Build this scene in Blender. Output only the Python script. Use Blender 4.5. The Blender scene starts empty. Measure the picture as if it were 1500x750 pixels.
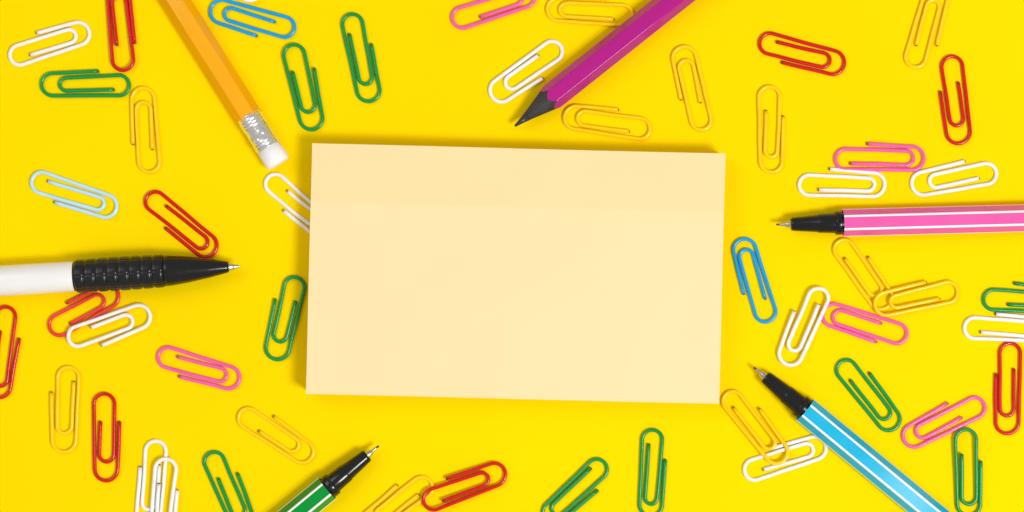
import bpy, bmesh, math, random
from mathutils import Vector, noise
random.seed(11)
S = 0.0002            # metres per photo pixel on the table
H = 0.70              # camera height
PI = math.pi
C = bpy.context.scene.collection

def P(px, py, z=0.0):
    k = (H - z) / H
    return Vector(((px - 750) * S * k, (375 - py) * S * k, z))

def lin(c):
    r = []
    for v in c:
        v /= 255.0
        r.append(v / 12.92 if v <= 0.04045 else ((v + 0.055) / 1.055) ** 2.4)
    return (r[0], r[1], r[2], 1.0)

# ---------------------------------------------------------------- materials
def mat(name, rgb, rough=0.4, metal=0.0, coat=0.0, var=0.06, vscale=300, bump=0.0, bscale=2000, bdist=0.0001, spec=0.5, sss=0.0, stretch=None):
    m = bpy.data.materials.new(name); m.use_nodes = True
    nt = m.node_tree; N = nt.nodes; L = nt.links
    b = N['Principled BSDF']
    b.inputs['Roughness'].default_value = rough
    b.inputs['Metallic'].default_value = metal
    b.inputs['Coat Weight'].default_value = coat
    b.inputs['Coat Roughness'].default_value = 0.08
    b.inputs['Specular IOR Level'].default_value = spec
    if sss:
        b.inputs['Subsurface Weight'].default_value = sss
        b.inputs['Subsurface Radius'].default_value = (1, .9, .7)
        b.inputs['Subsurface Scale'].default_value = 0.001
    tc = N.new('ShaderNodeTexCoord'); mp = N.new('ShaderNodeMapping')
    L.new(tc.outputs['Object'], mp.inputs['Vector'])
    if stretch: mp.inputs['Scale'].default_value = stretch
    nz = N.new('ShaderNodeTexNoise'); nz.inputs['Scale'].default_value = vscale
    nz.inputs['Detail'].default_value = 5
    L.new(mp.outputs['Vector'], nz.inputs['Vector'])
    cr = N.new('ShaderNodeValToRGB')
    c = lin(rgb)
    cr.color_ramp.elements[0].position = .3; cr.color_ramp.elements[1].position = .7
    cr.color_ramp.elements[0].color = tuple(max(0, x * (1 - var)) for x in c[:3]) + (1,)
    cr.color_ramp.elements[1].color = tuple(min(1, x * (1 + var)) for x in c[:3]) + (1,)
    L.new(nz.outputs['Fac'], cr.inputs['Fac']); L.new(cr.outputs['Color'], b.inputs['Base Color'])
    mr = N.new('ShaderNodeMapRange'); mr.inputs['To Min'].default_value = rough * .8; mr.inputs['To Max'].default_value = min(1, rough * 1.25)
    L.new(nz.outputs['Fac'], mr.inputs['Value']); L.new(mr.outputs['Result'], b.inputs['Roughness'])
    if bump:
        n2 = N.new('ShaderNodeTexNoise'); n2.inputs['Scale'].default_value = bscale; n2.inputs['Detail'].default_value = 4
        L.new(mp.outputs['Vector'], n2.inputs['Vector'])
        bp = N.new('ShaderNodeBump'); bp.inputs['Strength'].default_value = bump; bp.inputs['Distance'].default_value = bdist
        L.new(n2.outputs['Fac'], bp.inputs['Height']); L.new(bp.outputs['Normal'], b.inputs['Normal'])
    return m

M = {}
clipcol = dict(red=(208, 16, 20), green=(0, 148, 62), yellow=(255, 209, 4), white=(244, 242, 241),
               pink=(246, 96, 168), blue=(0, 160, 224), light_blue=(188, 228, 248), coral=(232, 58, 52))
for k, c in clipcol.items():
    M[k] = mat(k + '_coating', c, rough=.2, coat=.18, var=.05, vscale=250, bump=.1, bscale=500, bdist=.00005, spec=.4)
M['steel'] = mat('cut_steel', (120, 115, 108), rough=.35, metal=1)
M['metal'] = mat('nib_metal', (205, 201, 193), rough=.25, metal=1, var=.1, vscale=900)
M['ferrule'] = mat('ferrule_aluminium', (238, 236, 233), rough=.24, metal=.92, var=.06, vscale=900, bump=.25, bscale=1000, bdist=.0001)
M['eraser'] = mat('eraser_rubber', (250, 245, 246), rough=.8, var=.04, vscale=500, bump=.5, bscale=1500, bdist=.0001, sss=.1)
M['orange'] = mat('orange_lacquer', (249, 172, 10), rough=.2, var=.05, vscale=300, bump=.3, bscale=700, bdist=.00006, stretch=(.15, 1, 1), spec=.35)
M['magenta'] = mat('magenta_lacquer', (178, 16, 132), rough=.2, var=.08, vscale=300, bump=.3, bscale=600, bdist=.00006, stretch=(.12, 1, 1), spec=.4)
M['blackwood'] = mat('black_wood', (56, 52, 53), rough=.7, var=.4, vscale=900, bump=.9, bscale=1600, bdist=.0002, stretch=(.12, 1, 1))
M['lead'] = mat('pencil_lead', (52, 50, 56), rough=.35, var=.3, vscale=1500, bump=.4, bscale=2500)
M['black'] = mat('black_plastic', (14, 13, 14), rough=.18, var=.15, vscale=400, bump=.15, bscale=1500, bdist=.00005)
M['rubber'] = mat('black_rubber', (16, 16, 17), rough=.26, var=.15, vscale=400, bump=.2, bscale=2500, bdist=.00005)
M['whitepl'] = mat('white_plastic', (240, 238, 237), rough=.3, coat=.2, var=.02, vscale=100)
M['stripe'] = mat('white_stripe', (250, 246, 246), rough=.3, var=.02)
M['b_pink'] = mat('pink_barrel', (234, 94, 170), rough=.2, var=.04, vscale=200, bump=.1, bscale=500, bdist=.00005, spec=.25)
M['b_blue'] = mat('sky_blue_barrel', (30, 180, 220), rough=.24, var=.04, vscale=200, bump=.1, bscale=500, bdist=.00005, spec=.12)
M['b_green'] = mat('green_barrel', (0, 146, 52), rough=.2, var=.04, vscale=200, bump=.1, bscale=500, bdist=.00005, spec=.25)
M['n_pink'] = mat('pink_ink_tip', (150, 40, 70), rough=.6); M['n_blue'] = mat('dark_ink_tip', (30, 60, 90), rough=.6); M['n_green'] = mat('green_ink_tip', (30, 60, 40), rough=.6)
M['paper_bg'] = mat('yellow_card', (255, 218, 0), rough=.85, var=.03, vscale=8, bump=.12, bscale=1800, bdist=.00006, spec=.04)

# ---------------------------------------------------------------- helpers
def link(name, bm, mats, parent=None, smooth=True):
    bmesh.ops.recalc_face_normals(bm, faces=bm.faces)
    me = bpy.data.meshes.new(name); bm.to_mesh(me); bm.free()
    for m in (mats if isinstance(mats, (list, tuple)) else [mats]): me.materials.append(m)
    if smooth:
        for p in me.polygons: p.use_smooth = True
    o = bpy.data.objects.new(name, me); C.objects.link(o)
    if parent: o.parent = parent
    return o

def thing(name, label, cat, loc, rotz, group=None):
    o = bpy.data.objects.new(name, None); C.objects.link(o); o.empty_display_size = .01
    o.location = loc; o.rotation_euler = (0, 0, rotz); o['label'] = label; o['category'] = cat
    if group: o['group'] = group
    return o

def lathe(prof, zc, n=64, rf=None, cap0=True, cap1=True):
    """prof: list of (x, r) in px; axis along +x at height zc (px). rf(x,th) adds to the radius"""
    bm = bmesh.new(); rings = []
    for x, r in prof:
        ring = []
        for i in range(n):
            th = 2 * PI * i / n
            rr = r + (rf(x, th) if rf else 0)
            ring.append(bm.verts.new((x * S, rr * math.cos(th) * S, (zc + rr * math.sin(th)) * S)))
        rings.append(ring)
    for a, b in zip(rings, rings[1:]):
        for i in range(n):
            bm.faces.new((a[i], a[(i + 1) % n], b[(i + 1) % n], b[i]))
    for f, ring in ((cap0, rings[0]), (cap1, rings[-1])):
        if f: bm.faces.new(ring)
    return bm

def soft(prof, d=0.6):
    """round off the corners of a lathe profile by inserting close points"""
    out = [prof[0]]
    for i in range(1, len(prof) - 1):
        a, b, c = prof[i - 1], prof[i], prof[i + 1]
        for q in (a, c):
            l = math.hypot(q[0] - b[0], q[1] - b[1]) or 1
            t = min(.45, d / l)
            out.append((b[0] + (q[0] - b[0]) * t, b[1] + (q[1] - b[1]) * t))
    out.append(prof[-1]); return out

def hexprof(R, sw=0.0, n=12):
    """rounded hexagon with a flat underneath; list of (y,z,matindex of the segment that starts here)"""
    cs = [(R * math.cos(PI / 3 * k), R * math.sin(PI / 3 * k)) for k in range(6)]
    ts = [.035] + [sw if sw else .08] + [sw + (1 - 2 * sw) * j / n if sw else .08 + .84 * j / n for j in range(1, n)] + [1 - sw if sw else .92, .965]
    pts = []
    for k in range(6):
        a = cs[k]; b = cs[(k + 1) % 6]
        for t in [0.0] + ts:
            y = a[0] + (b[0] - a[0]) * t; z = a[1] + (b[1] - a[1]) * t
            s = .985 if t == 0 else 1
            m = 1 if sw and (t < sw - 1e-6 or t >= 1 - sw - 1e-6) else 0
            pts.append((y * s, z * s, m))
    return pts

def hexbody(R, zc, xs, sw=0.0, bend=0):
    pr = hexprof(R, sw); bm = bmesh.new(); rings = []; n = len(pr)
    for x in xs:
        rings.append([bm.verts.new(((x(y, z) if callable(x) else x) * S, y * S, (z + zc) * S)) for y, z, m in pr])
    for a, b in zip(rings, rings[1:]):
        for i in range(n):
            f = bm.faces.new((a[i], a[(i + 1) % n], b[(i + 1) % n], b[i])); f.material_index = pr[i][2]
    bm.faces.new(rings[-1])
    return bm

# ---------------------------------------------------------------- backdrop
bm = bmesh.new()
for x, y in ((-1.2, -1.2), (1.2, -1.2), (1.2, 1.2), (-1.2, 1.2)): bm.verts.new((x, y, 0))
bm.faces.new(bm.verts)
g = link('yellow_background', bm, M['paper_bg'], smooth=False); g['kind'] = 'structure'
g['label'] = 'bright yellow card surface under everything'

# ---------------------------------------------------------------- paper clips
WR = 2.85
def clip_mesh(Lp, m, sp, taper, fe, ie, ib):
    pts = []
    h = random.uniform(16.4, 17.4)
    def line(a, b, n):
        for i in range(n):
            t = i / n; pts.append((a[0] + (b[0] - a[0]) * t, a[1] + (b[1] - a[1]) * t))
    def arc(cx, cy, rx, ry, a0, a1, n=18):
        for i in range(n):
            t = a0 + (a1 - a0) * i / n; pts.append((cx + rx * math.cos(t), cy + ry * math.sin(t)))
    r = WR
    line((fe * Lp, h + sp), (Lp - r - h, h), 8)
    arc(Lp - r - h, 0, h, h, PI / 2, -PI / 2)
    q = random.uniform(14.6, 15.5); cy = -h + q
    line((Lp - r - h, -h), (r + q, -h), 8)
    arc(r + q, cy, q, q, -PI / 2, -PI * 1.5)
    s = random.uniform(8.7, 10.2)
    line((r + q, cy + q), (ib * Lp, s + taper), 8)
    arc(ib * Lp, taper / 2, s + 1, s + taper / 2, PI / 2, -PI / 2)
    e = random.uniform(-.2, 3.2)
    line((ib * Lp, -s), (ie * Lp, -s + e), 8)
    pts.append((ie * Lp, -s + e))
    bm = bmesh.new(); rings = []; K = 16; n = len(pts)
    wob = random.random() * 50
    for i, (x, y) in enumerate(pts):
        a = pts[max(0, i - 1)]; b = pts[min(n - 1, i + 1)]
        tx, ty = b[0] - a[0], b[1] - a[1]; l = math.hypot(tx, ty); nx, ny = -ty / l, tx / l
        rr = WR
        wx = .7 * noise.noise(Vector((x * .025, y * .02, wob)))
        ring = []
        for k in range(K):
            th = 2 * PI * k / K
            ring.append(bm.verts.new(((x - Lp / 2 + nx * rr * math.cos(th)) * S, m * (y + wx + ny * rr * math.cos(th)) * S, (WR + rr * math.sin(th)) * S)))
        rings.append(ring)
    for a, b in zip(rings, rings[1:]):
        for k in range(K): bm.faces.new((a[k], a[(k + 1) % K], b[(k + 1) % K], b[k]))
    for ring, sgn in ((rings[0], 1), (rings[-1], -1)):
        c = [v.co.copy() for v in ring]; mid = sum(c, Vector()) / K
        # bare cut end of the wire stands a little proud of its coating
        axis = (mid - sum((v.co for v in rings[1 if sgn == 1 else -2]), Vector()) / K).normalized()
        i1 = [bm.verts.new(mid + (q - mid) * .74) for q in c]
        i2 = [bm.verts.new(mid + (q - mid) * .70 + axis * 1.2 * S) for q in c]
        for k in range(K):
            bm.faces.new((ring[k], ring[(k + 1) % K], i1[(k + 1) % K], i1[k]))
            f = bm.faces.new((i1[k], i1[(k + 1) % K], i2[(k + 1) % K], i2[k])); f.material_index = 1
        f = bm.faces.new(i2); f.material_index = 1
    return bm

DIR = dict(U=(0, 1), D=(0, -1), L=(-1, 0), R=(1, 0))
def clip(col, A, B, side, label, zA=0, zB=0):
    D = 2 * WR
    a = P(A[0], A[1], .0006); b = P(B[0], B[1], .0006)
    d = b - a; ang = math.atan2(d.y, d.x); Lp = d.length / S
    nx, ny = -math.sin(ang), math.cos(ang)
    m = 1 if nx * DIR[side][0] + ny * DIR[side][1] > 0 else -1
    bm = clip_mesh(Lp, m, random.uniform(1.6, 5.4), random.uniform(.0, 1.6), random.uniform(.30, .41), random.uniform(.18, .33), random.uniform(.68, .79))
    o = link('paper_clip', bm, [M[col], M['steel']])
    c = (a + b) / 2
    o.location = (c.x, c.y, (zA + zB) / 2 * D * S + .00001)
    o.rotation_euler = (0, -math.atan2((zB - zA) * D, Lp), ang)
    o['label'] = label; o['category'] = 'paper clip'; o['group'] = 'coloured paper clips scattered on the yellow surface'
    return o

CL = [
 ('white', (12, 84), (133, 43), 'U', 'white paper clip in the top left corner, above a horizontal green one'),
 ('red', (183, 106), (172, -27), 'R', 'upright red paper clip cut by the top edge, touching a green one', .55, 0),
 ('green', (192, 123), (58, 124), 'U', 'green paper clip lying horizontally below the top left red and white ones'),
 ('yellow', (219, 255), (208, 126), 'L', 'yellow paper clip standing upright left of the orange pencil'),
 ('light_blue', (44, 263), (173, 308), 'D', 'pale light blue paper clip, the only one of that colour'),
 ('red', (213, 286), (316, 372), 'L', 'red paper clip slanting down to the black pen tip'),
 ('white', (389, 260), (486, 345), 'L', 'white paper clip half hidden under the left side of the notepad'),
 ('green', (433, 403), (402, 529), 'L', 'green paper clip just left of the notepad, near the black pen tip'),
 ('green', (428, 63), (461, 192), 'R', 'green paper clip right of the pencil eraser, touching the blue one', .25, 0),
 ('green', (514, 18), (544, 151), 'R', 'green paper clip above the top left corner of the notepad'),
 ('blue', (433, 47), (306, 12), 'D', 'bright blue paper clip at the top edge beside the orange pencil'),
 ('white', (371, 4), (352, -124), 'R', 'white paper clip almost wholly above the top edge, over the blue one', 1.05, 0),
 ('white', (228, 643), (216, 775), 'L', 'white paper clip at bottom left, the left one of an overlapping white pair'),
 ('white', (246, 669), (236, 800), 'R', 'white paper clip at bottom left, the right one of an overlapping white pair', 1.0, .7),
 ('pink', (229, 520), (353, 559), 'D', 'pink paper clip left of the notepad, below the white and black pen'),
 ('yellow', (99, 535), (93, 665), 'L', 'yellow paper clip upright at lower left, beside an upright red one'),
 ('red', (154, 574), (156, 707), 'R', 'red paper clip upright at lower left between yellow and white ones'),
 ('red', (12, 447), (-4, 585), 'R', 'red paper clip cut by the left edge of the picture'),
 ('coral', (71, 484), (174, 424), 'U', 'red paper clip reaching under the black rubber grip of the pen'),
 ('white', (100, 501), (222, 457), 'D', 'white paper clip below the black pen grip, overlapping a red one', .9, .35),
 ('yellow', (350, 602), (459, 672), 'U', 'yellow paper clip slanting below the lower left corner of the notepad'),
 ('green', (309, 660), (364, 782), 'R', 'green paper clip cut by the bottom edge left of the green pen'),
 ('yellow', (632, 702), (530, 776), 'U', 'yellow paper clip cut by the bottom edge beneath a red one'),
 ('red', (618, 736), (742, 688), 'U', 'red paper clip at the bottom edge below the notepad', 1, .2),
 ('green', (888, 676), (798, 764), 'R', 'green paper clip slanting into the bottom edge below the notepad'),
 ('green', (958, 627), (953, 759), 'R', 'green paper clip standing upright at the bottom edge below the notepad'),
 ('pink', (660, 30), (786, -12), 'U', 'pink paper clip cut by the top edge above the notepad'),
 ('yellow', (930, 22), (799, 12), 'U', 'yellow paper clip at the top edge left of the purple pencil'),
 ('white', (824, 66), (719, 144), 'R', 'white paper clip left of the purple pencil tip'),
 ('yellow', (955, 190), (824, 169), 'U', 'yellow paper clip between the purple pencil and the notepad'),
 ('yellow', (1029, 193), (998, 66), 'L', 'yellow paper clip right of the purple pencil above the notepad'),
 ('yellow', (1128, 124), (1130, 255), 'R', 'yellow paper clip upright, beyond the top right corner of the notepad'),
 ('red', (1110, 61), (1239, 97), 'D', 'red paper clip lying nearly level at upper right'),
 ('yellow', (1338, 101), (1378, -26), 'R', 'yellow paper clip cut by the top edge at upper right'),
 ('red', (1391, 80), (1406, 213), 'L', 'red paper clip standing upright in the upper right corner'),
 ('pink', (1221, 231), (1356, 232), 'U', 'pink paper clip lying level above a white one, over the pink pen'),
 ('white', (1168, 268), (1299, 271), 'U', 'white paper clip below the level pink one, just above the pink pen'),
 ('white', (1462, 250), (1333, 272), 'U', 'white paper clip right of the level pink one near the right edge'),
 ('yellow', (1228, 350), (1302, 452), 'R', 'yellow paper clip just below the pink pen, under another yellow one'),
 ('yellow', (1405, 423), (1278, 449), 'U', 'yellow paper clip lying nearly level across the end of another yellow one', .1, 1.05),
 ('blue', (1125, 474), (1085, 348), 'L', 'blue paper clip just right of the notepad'),
 ('pink', (1330, 495), (1203, 456), 'D', 'pink paper clip touching the white one right of the notepad'),
 ('white', (1203, 420), (1150, 536), 'L', 'white paper clip leaning over the end of a pink one, right of the notepad', 1, .5),
 ('green', (1438, 436), (1570, 441), 'U', 'green paper clip cut by the right edge, above a white one'),
 ('white', (1410, 479), (1543, 483), 'U', 'white paper clip cut by the right edge, between green and red ones'),
 ('red', (1478, 500), (1475, 638), 'L', 'red paper clip upright at the right edge'),
 ('green', (1231, 527), (1314, 629), 'R', 'green paper clip above the sky blue pen barrel'),
 ('pink', (1443, 588), (1322, 647), 'U', 'pink paper clip at lower right between green and red ones'),
 ('green', (1415, 626), (1420, 758), 'R', 'green paper clip at the bottom right corner below a pink one', .8, 0),
 ('yellow', (1064, 573), (1149, 677), 'R', 'yellow paper clip left of the sky blue pen, lying across a white one', 0, 1.05),
 ('white', (1088, 692), (1212, 650), 'U', 'white paper clip under the end of a yellow one beside the sky blue pen'),
]
for c in CL: clip(*c)

# ---------------------------------------------------------------- notepad
def notepad():
    T = .0076; W = 605 * S * (H - T) / H; D = 366.5 * S * (H - T) / H
    tilt = math.radians(.54)
    c = P(755.2, 400.8, T)
    t = thing('notepad', 'thick pad of blank pale cream sticky notes in the middle', 'notepad', (c.x, c.y, W / 2 * math.sin(tilt) + .00002), -math.radians(1.42))
    t.rotation_euler[1] = tilt
    bm = bmesh.new(); rings = []; n = 44
    per = []
    for (ax, ay), (bx, by) in (((-1, -1), (1, -1)), ((1, -1), (1, 1)), ((1, 1), (-1, 1)), ((-1, 1), (-1, -1))):
        for i in range(12): per.append((ax + (bx - ax) * i / 12, ay + (by - ay) * i / 12))
    for k in range(n + 1):
        z = (T - .0008) * k / n
        jx = random.uniform(-.00009, .00009); jy = random.uniform(-.00009, .00009)
        for dz in (0, .00008):
            if k == n and dz: continue
            ins = .0001 if dz else 0
            rings.append([bm.verts.new((x * (W / 2 - ins - .00022) + jx, y * (D / 2 - ins - .00022) + jy, z + dz)) for x, y in per])
    for a, b in zip(rings, rings[1:]):
        for i in range(len(per)): bm.faces.new((a[i], a[(i + 1) % len(per)], b[(i + 1) % len(per)], b[i]))
    bm.faces.new(rings[0]); bm.faces.new(rings[-1])
    edge = mat('cream_sheet_edges', (238, 212, 152), rough=.9, var=.08, vscale=1200, stretch=(.1, .1, 4))
    link('sheet_stack', bm, edge, t, smooth=False)
    # top sheet
    bm = bmesh.new(); nx, ny = 110, 72; g = []
    for j in range(ny + 1):
        row = []
        for i in range(nx + 1):
            u = i / nx; v = j / ny
            x = (u - .5) * W; y = (v - .5) * D
            z = T + .00045 * noise.noise(Vector((u * 2.6, v * 2.0, 3))) + .00010 * noise.noise(Vector((u * 7, v * 5, 9)))
            s = min(1, max(0, (.775 - v) / .03)); z += .00005 * s * math.exp(-max(0, .745 - v) * 3.5)
            z += .0006 * max(0, (u - .72) / .28) ** 2 * max(0, (v - .8) / .2) ** 1.5
            row.append(bm.verts.new((x + .00003 * math.sin(v * 9), y + .00004 * math.sin(u * 7), z)))
        g.append(row)
    for j in range(ny):
        for i in range(nx): bm.faces.new((g[j][i], g[j][i + 1], g[j + 1][i + 1], g[j + 1][i]))
    border = g[0] + [g[j][nx] for j in range(1, ny + 1)] + g[ny][-2::-1] + [g[j][0] for j in range(ny - 1, 0, -1)]
    low = [bm.verts.new((v.co.x * .9985, v.co.y * .9985, T - .0009)) for v in border]
    n = len(border)
    for i in range(n): bm.faces.new((border[i], border[(i + 1) % n], low[(i + 1) % n], low[i]))
    bmesh.ops.recalc_face_normals(bm, faces=bm.faces); bm.normal_update()
    for e in bm.edges:
        if len(e.link_faces) == 2 and e.calc_face_angle(0) > .7: e.smooth = False
    m = mat('cream_note_paper', (252, 223, 170), rough=.85, var=.012, vscale=35, bump=.2, bscale=1500, bdist=.00008, spec=.12)
    nt = m.node_tree; N = nt.nodes; L = nt.links; b = N['Principled BSDF']
    src = b.inputs['Base Color'].links[0].from_socket
    tc = N.new('ShaderNodeTexCoord'); sx = N.new('ShaderNodeSeparateXYZ'); L.new(tc.outputs['Object'], sx.inputs[0])
    mr = N.new('ShaderNodeMapRange'); y0 = (.765 - .5) * D
    mr.inputs['From Min'].default_value = y0 - .0003; mr.inputs['From Max'].default_value = y0 + .0003
    L.new(sx.outputs['Y'], mr.inputs['Value'])
    mx = N.new('ShaderNodeMix'); mx.data_type = 'RGBA'; mx.blend_type = 'MULTIPLY'
    L.new(mr.outputs['Result'], mx.inputs['Factor']); L.new(src, mx.inputs['A']); mx.inputs['B'].default_value = (.992, .97, .92, 1)
    L.new(mx.outputs['Result'], b.inputs['Base Color'])
    link('top_sheet', bm, m, t)
notepad()

def aim(tip, far, z):
    a = P(tip[0], tip[1], z); b = P(far[0], far[1], z); d = b - a
    return (a.x, a.y, 0), math.atan2(d.y, d.x)

# ---------------------------------------------------------------- orange pencil with eraser
loc, rz = aim((409, 241), (257, 0), .0034)
t = thing('pencil', 'orange hexagonal pencil with silver ferrule and white eraser end', 'pencil', loc, rz)
zc = 17.6
link('eraser', lathe(soft([(0, 0.2), (0.3, 13.5), (1.2, 16.8), (3.4, 18.3), (10, 18.3), (34, 17.8)], .7), zc + .8, 64,
     lambda x, th: .35 * noise.noise(Vector((x * .15, math.cos(th) * 2, math.sin(th) * 2)))), M['eraser'], t)
def crimp(x, th):
    v = 0
    if 42 < x < 64:
        row = int((x - 42) / 11); ph = (row % 2) * .5
        u = ((th / (2 * PI) * 12 + ph) % 1) - .5; w = ((x - 42) % 11 - 5.5) / 5.5
        v -= .9 * math.exp(-((u / .24) ** 2 + (w / .55) ** 2))
    for r0 in (35, 39.5, 67, 72, 77):
        v += 1.0 * math.exp(-((x - r0) / 1.3) ** 2)
    return v
link('ferrule', lathe([(29, 17.6)] + [(29.2 + i * .5, 18.3) for i in range(109)] + [(84, 18.0)], zc + .7, 144, crimp), M['ferrule'], t)
link('barrel', hexbody(20.1, zc, [80, 81, 200, 700]), M['orange'], t)

# ---------------------------------------------------------------- purple pencil
loc, rz = aim((754, 185), (987, 0), .0034)
t = thing('pencil', 'purple hexagonal pencil with sharpened black wood tip', 'pencil', loc, rz)
R = 20.2; zc = R * .866; k = .285
xb = lambda y, z: math.hypot(y, z) / k
link('barrel', hexbody(R, zc, [xb, lambda y, z: xb(y, z) + 1.2, 200, 620]), M['magenta'], t)
pr = hexprof(R)
def cone(u0, u1, n, sc=1.0):
    bm = bmesh.new(); rings = []
    for j in range(n + 1):
        u = u0 + (u1 - u0) * j / n
        ring = []
        for y, z, m_ in pr:
            x = xb(y, z)
            ring.append(bm.verts.new((x * u * S, y * u * sc * S, (z * u * sc + zc) * S)))
        rings.append(ring)
    for a, b in zip(rings, rings[1:]):
        for i in range(len(pr)): bm.faces.new((a[i], a[(i + 1) % len(pr)], b[(i + 1) % len(pr)], b[i]))
    bm.faces.new(rings[0]); bm.faces.new(rings[-1]); return bm
link('sharpened_wood', cone(.34, 1.0, 12, .985), M['blackwood'], t)
link('lead', lathe([(0, .9), (.8, 1.7), (10, 3.6), (25, 7.25)], zc, 48, lambda x, th: .25 * noise.noise(Vector((x * .2, math.cos(th) * 2, math.sin(th) * 2)))), M['lead'], t)

# ---------------------------------------------------------------- ballpoint pen
loc, rz = aim((352, 390), (0, 411.5), .0047)
t = thing('pen', 'white ballpoint pen with black textured rubber grip and silver point', 'pen', loc, rz)
zc = 24.5
link('ballpoint', lathe(soft([(0, .8), (.8, 1.6), (2.5, 1.9), (3, 2.6), (9, 3.6), (9.5, 4.6), (17, 6.2), (20, 6.4)], .3), zc, 48), M['metal'], t)
link('nose_cone', lathe(soft([(16, 5.6), (17, 7.6), (20, 8.6), (45, 14), (75, 19), (98, 22), (104, 22.5), (110, 22.6)], .8), zc, 80), M['black'], t)
def blocks(x, th):
    q = (x - 110) / 16.4; fx = abs(q % 1 - .5) * 2
    tt = th / (2 * PI) * 7 + .25; fy = abs(tt % 1 - .5) * 2
    edge = min(1, max(0, (x - 105) / 6)) * min(1, max(0, (241 - x) / 4))
    return 2.4 * (1 - fx ** 5) * (.72 + .28 * (1 - fy ** 12)) * edge
link('rubber_grip', lathe([(105, 22.0)] + [(105.5 + i * .6, 22.1 - .4 * math.cos((i / 226) * PI * 2)) for i in range(227)] + [(242, 21.8)], zc, 200, blocks), M['rubber'], t)
link('barrel', lathe(soft([(240, 20.8), (241, 21.8), (300, 22.2), (700, 22.6)], .6), zc, 96), M['whitepl'], t)

# ---------------------------------------------------------------- fineliners
def fineliner(tip, far, key, label):
    loc, rz = aim(tip, far, .0036)
    t = thing('fineliner_pen', label, 'pen', loc, rz, 'striped hexagonal fineliner pens')
    R = 20.3; zc = R * .866
    link('nib', lathe([(0, .9), (.5, 1.4), (5, 1.5), (8, 1.5)], zc, 24), M['n_' + key], t)
    link('nib_sleeve', lathe(soft([(4.5, 1.7), (5, 2.3), (13, 2.6), (14, 4.2), (22, 5.2), (27, 5.4)], .4), zc, 48), M['metal'], t)
    link('front_section', lathe(soft([(21, 5.4), (21.5, 8.6), (24, 9.8), (60, 12.6), (61, 13.6), (84, 14.6), (92, 14.8)], .5), zc, 72), M['black'], t)
    link('collar', lathe(soft([(85, 13.6), (85.6, 16.4), (87, 17.2), (94, 17.5), (95.5, 16.6), (100, 16.6)], .6), zc, 72), M['black'], t)
    bm = hexbody(R, zc, [97, 97.6, 200, 700], sw=.105)
    link('barrel', bm, [M['b_' + key], M['stripe']], t)
fineliner((1137, 329), (1500, 319.5), 'pink', 'pink fineliner pen with white stripes, pointing left at the notepad')
fineliner((1104, 538), (1362, 751), 'blue', 'sky blue fineliner pen with white stripes at lower right')
fineliner((555, 653), (436, 751), 'green', 'green fineliner pen with white stripes at the bottom edge')

# ---------------------------------------------------------------- light
def area(name, loc, target, size, power, col):
    l = bpy.data.lights.new(name, 'AREA'); l.shape = 'SQUARE'; l.size = size; l.energy = power; l.color = col
    o = bpy.data.objects.new(name, l); C.objects.link(o); o.location = loc
    o.rotation_euler = (Vector(target) - Vector(loc)).to_track_quat('-Z', 'Y').to_euler()
    return o
area('key_softbox', (.54, -.36, 1.04), (0.02, 0, 0), .34, 10.2, (1, .98, .95))
area('fill_softbox', (-.75, .45, 1.0), (0, 0, 0), .7, 3.2, (1, .985, .96))
w = bpy.data.worlds.new('World'); bpy.context.scene.world = w; w.use_nodes = True
w.node_tree.nodes['Background'].inputs['Color'].default_value = (1, .99, .98, 1)
w.node_tree.nodes['Background'].inputs['Strength'].default_value = .44

cam = bpy.data.cameras.new('camera'); co = bpy.data.objects.new('camera', cam); C.objects.link(co)
co.location = (0, 0, H); cam.sensor_width = 36; cam.lens = 36 * H / (1500 * S); cam.clip_start = .01; cam.clip_end = 20
bpy.context.scene.camera = co
vs = bpy.context.scene.view_settings; vs.view_transform = 'Standard'; vs.look = 'None'; vs.exposure = 0; vs.gamma = 1
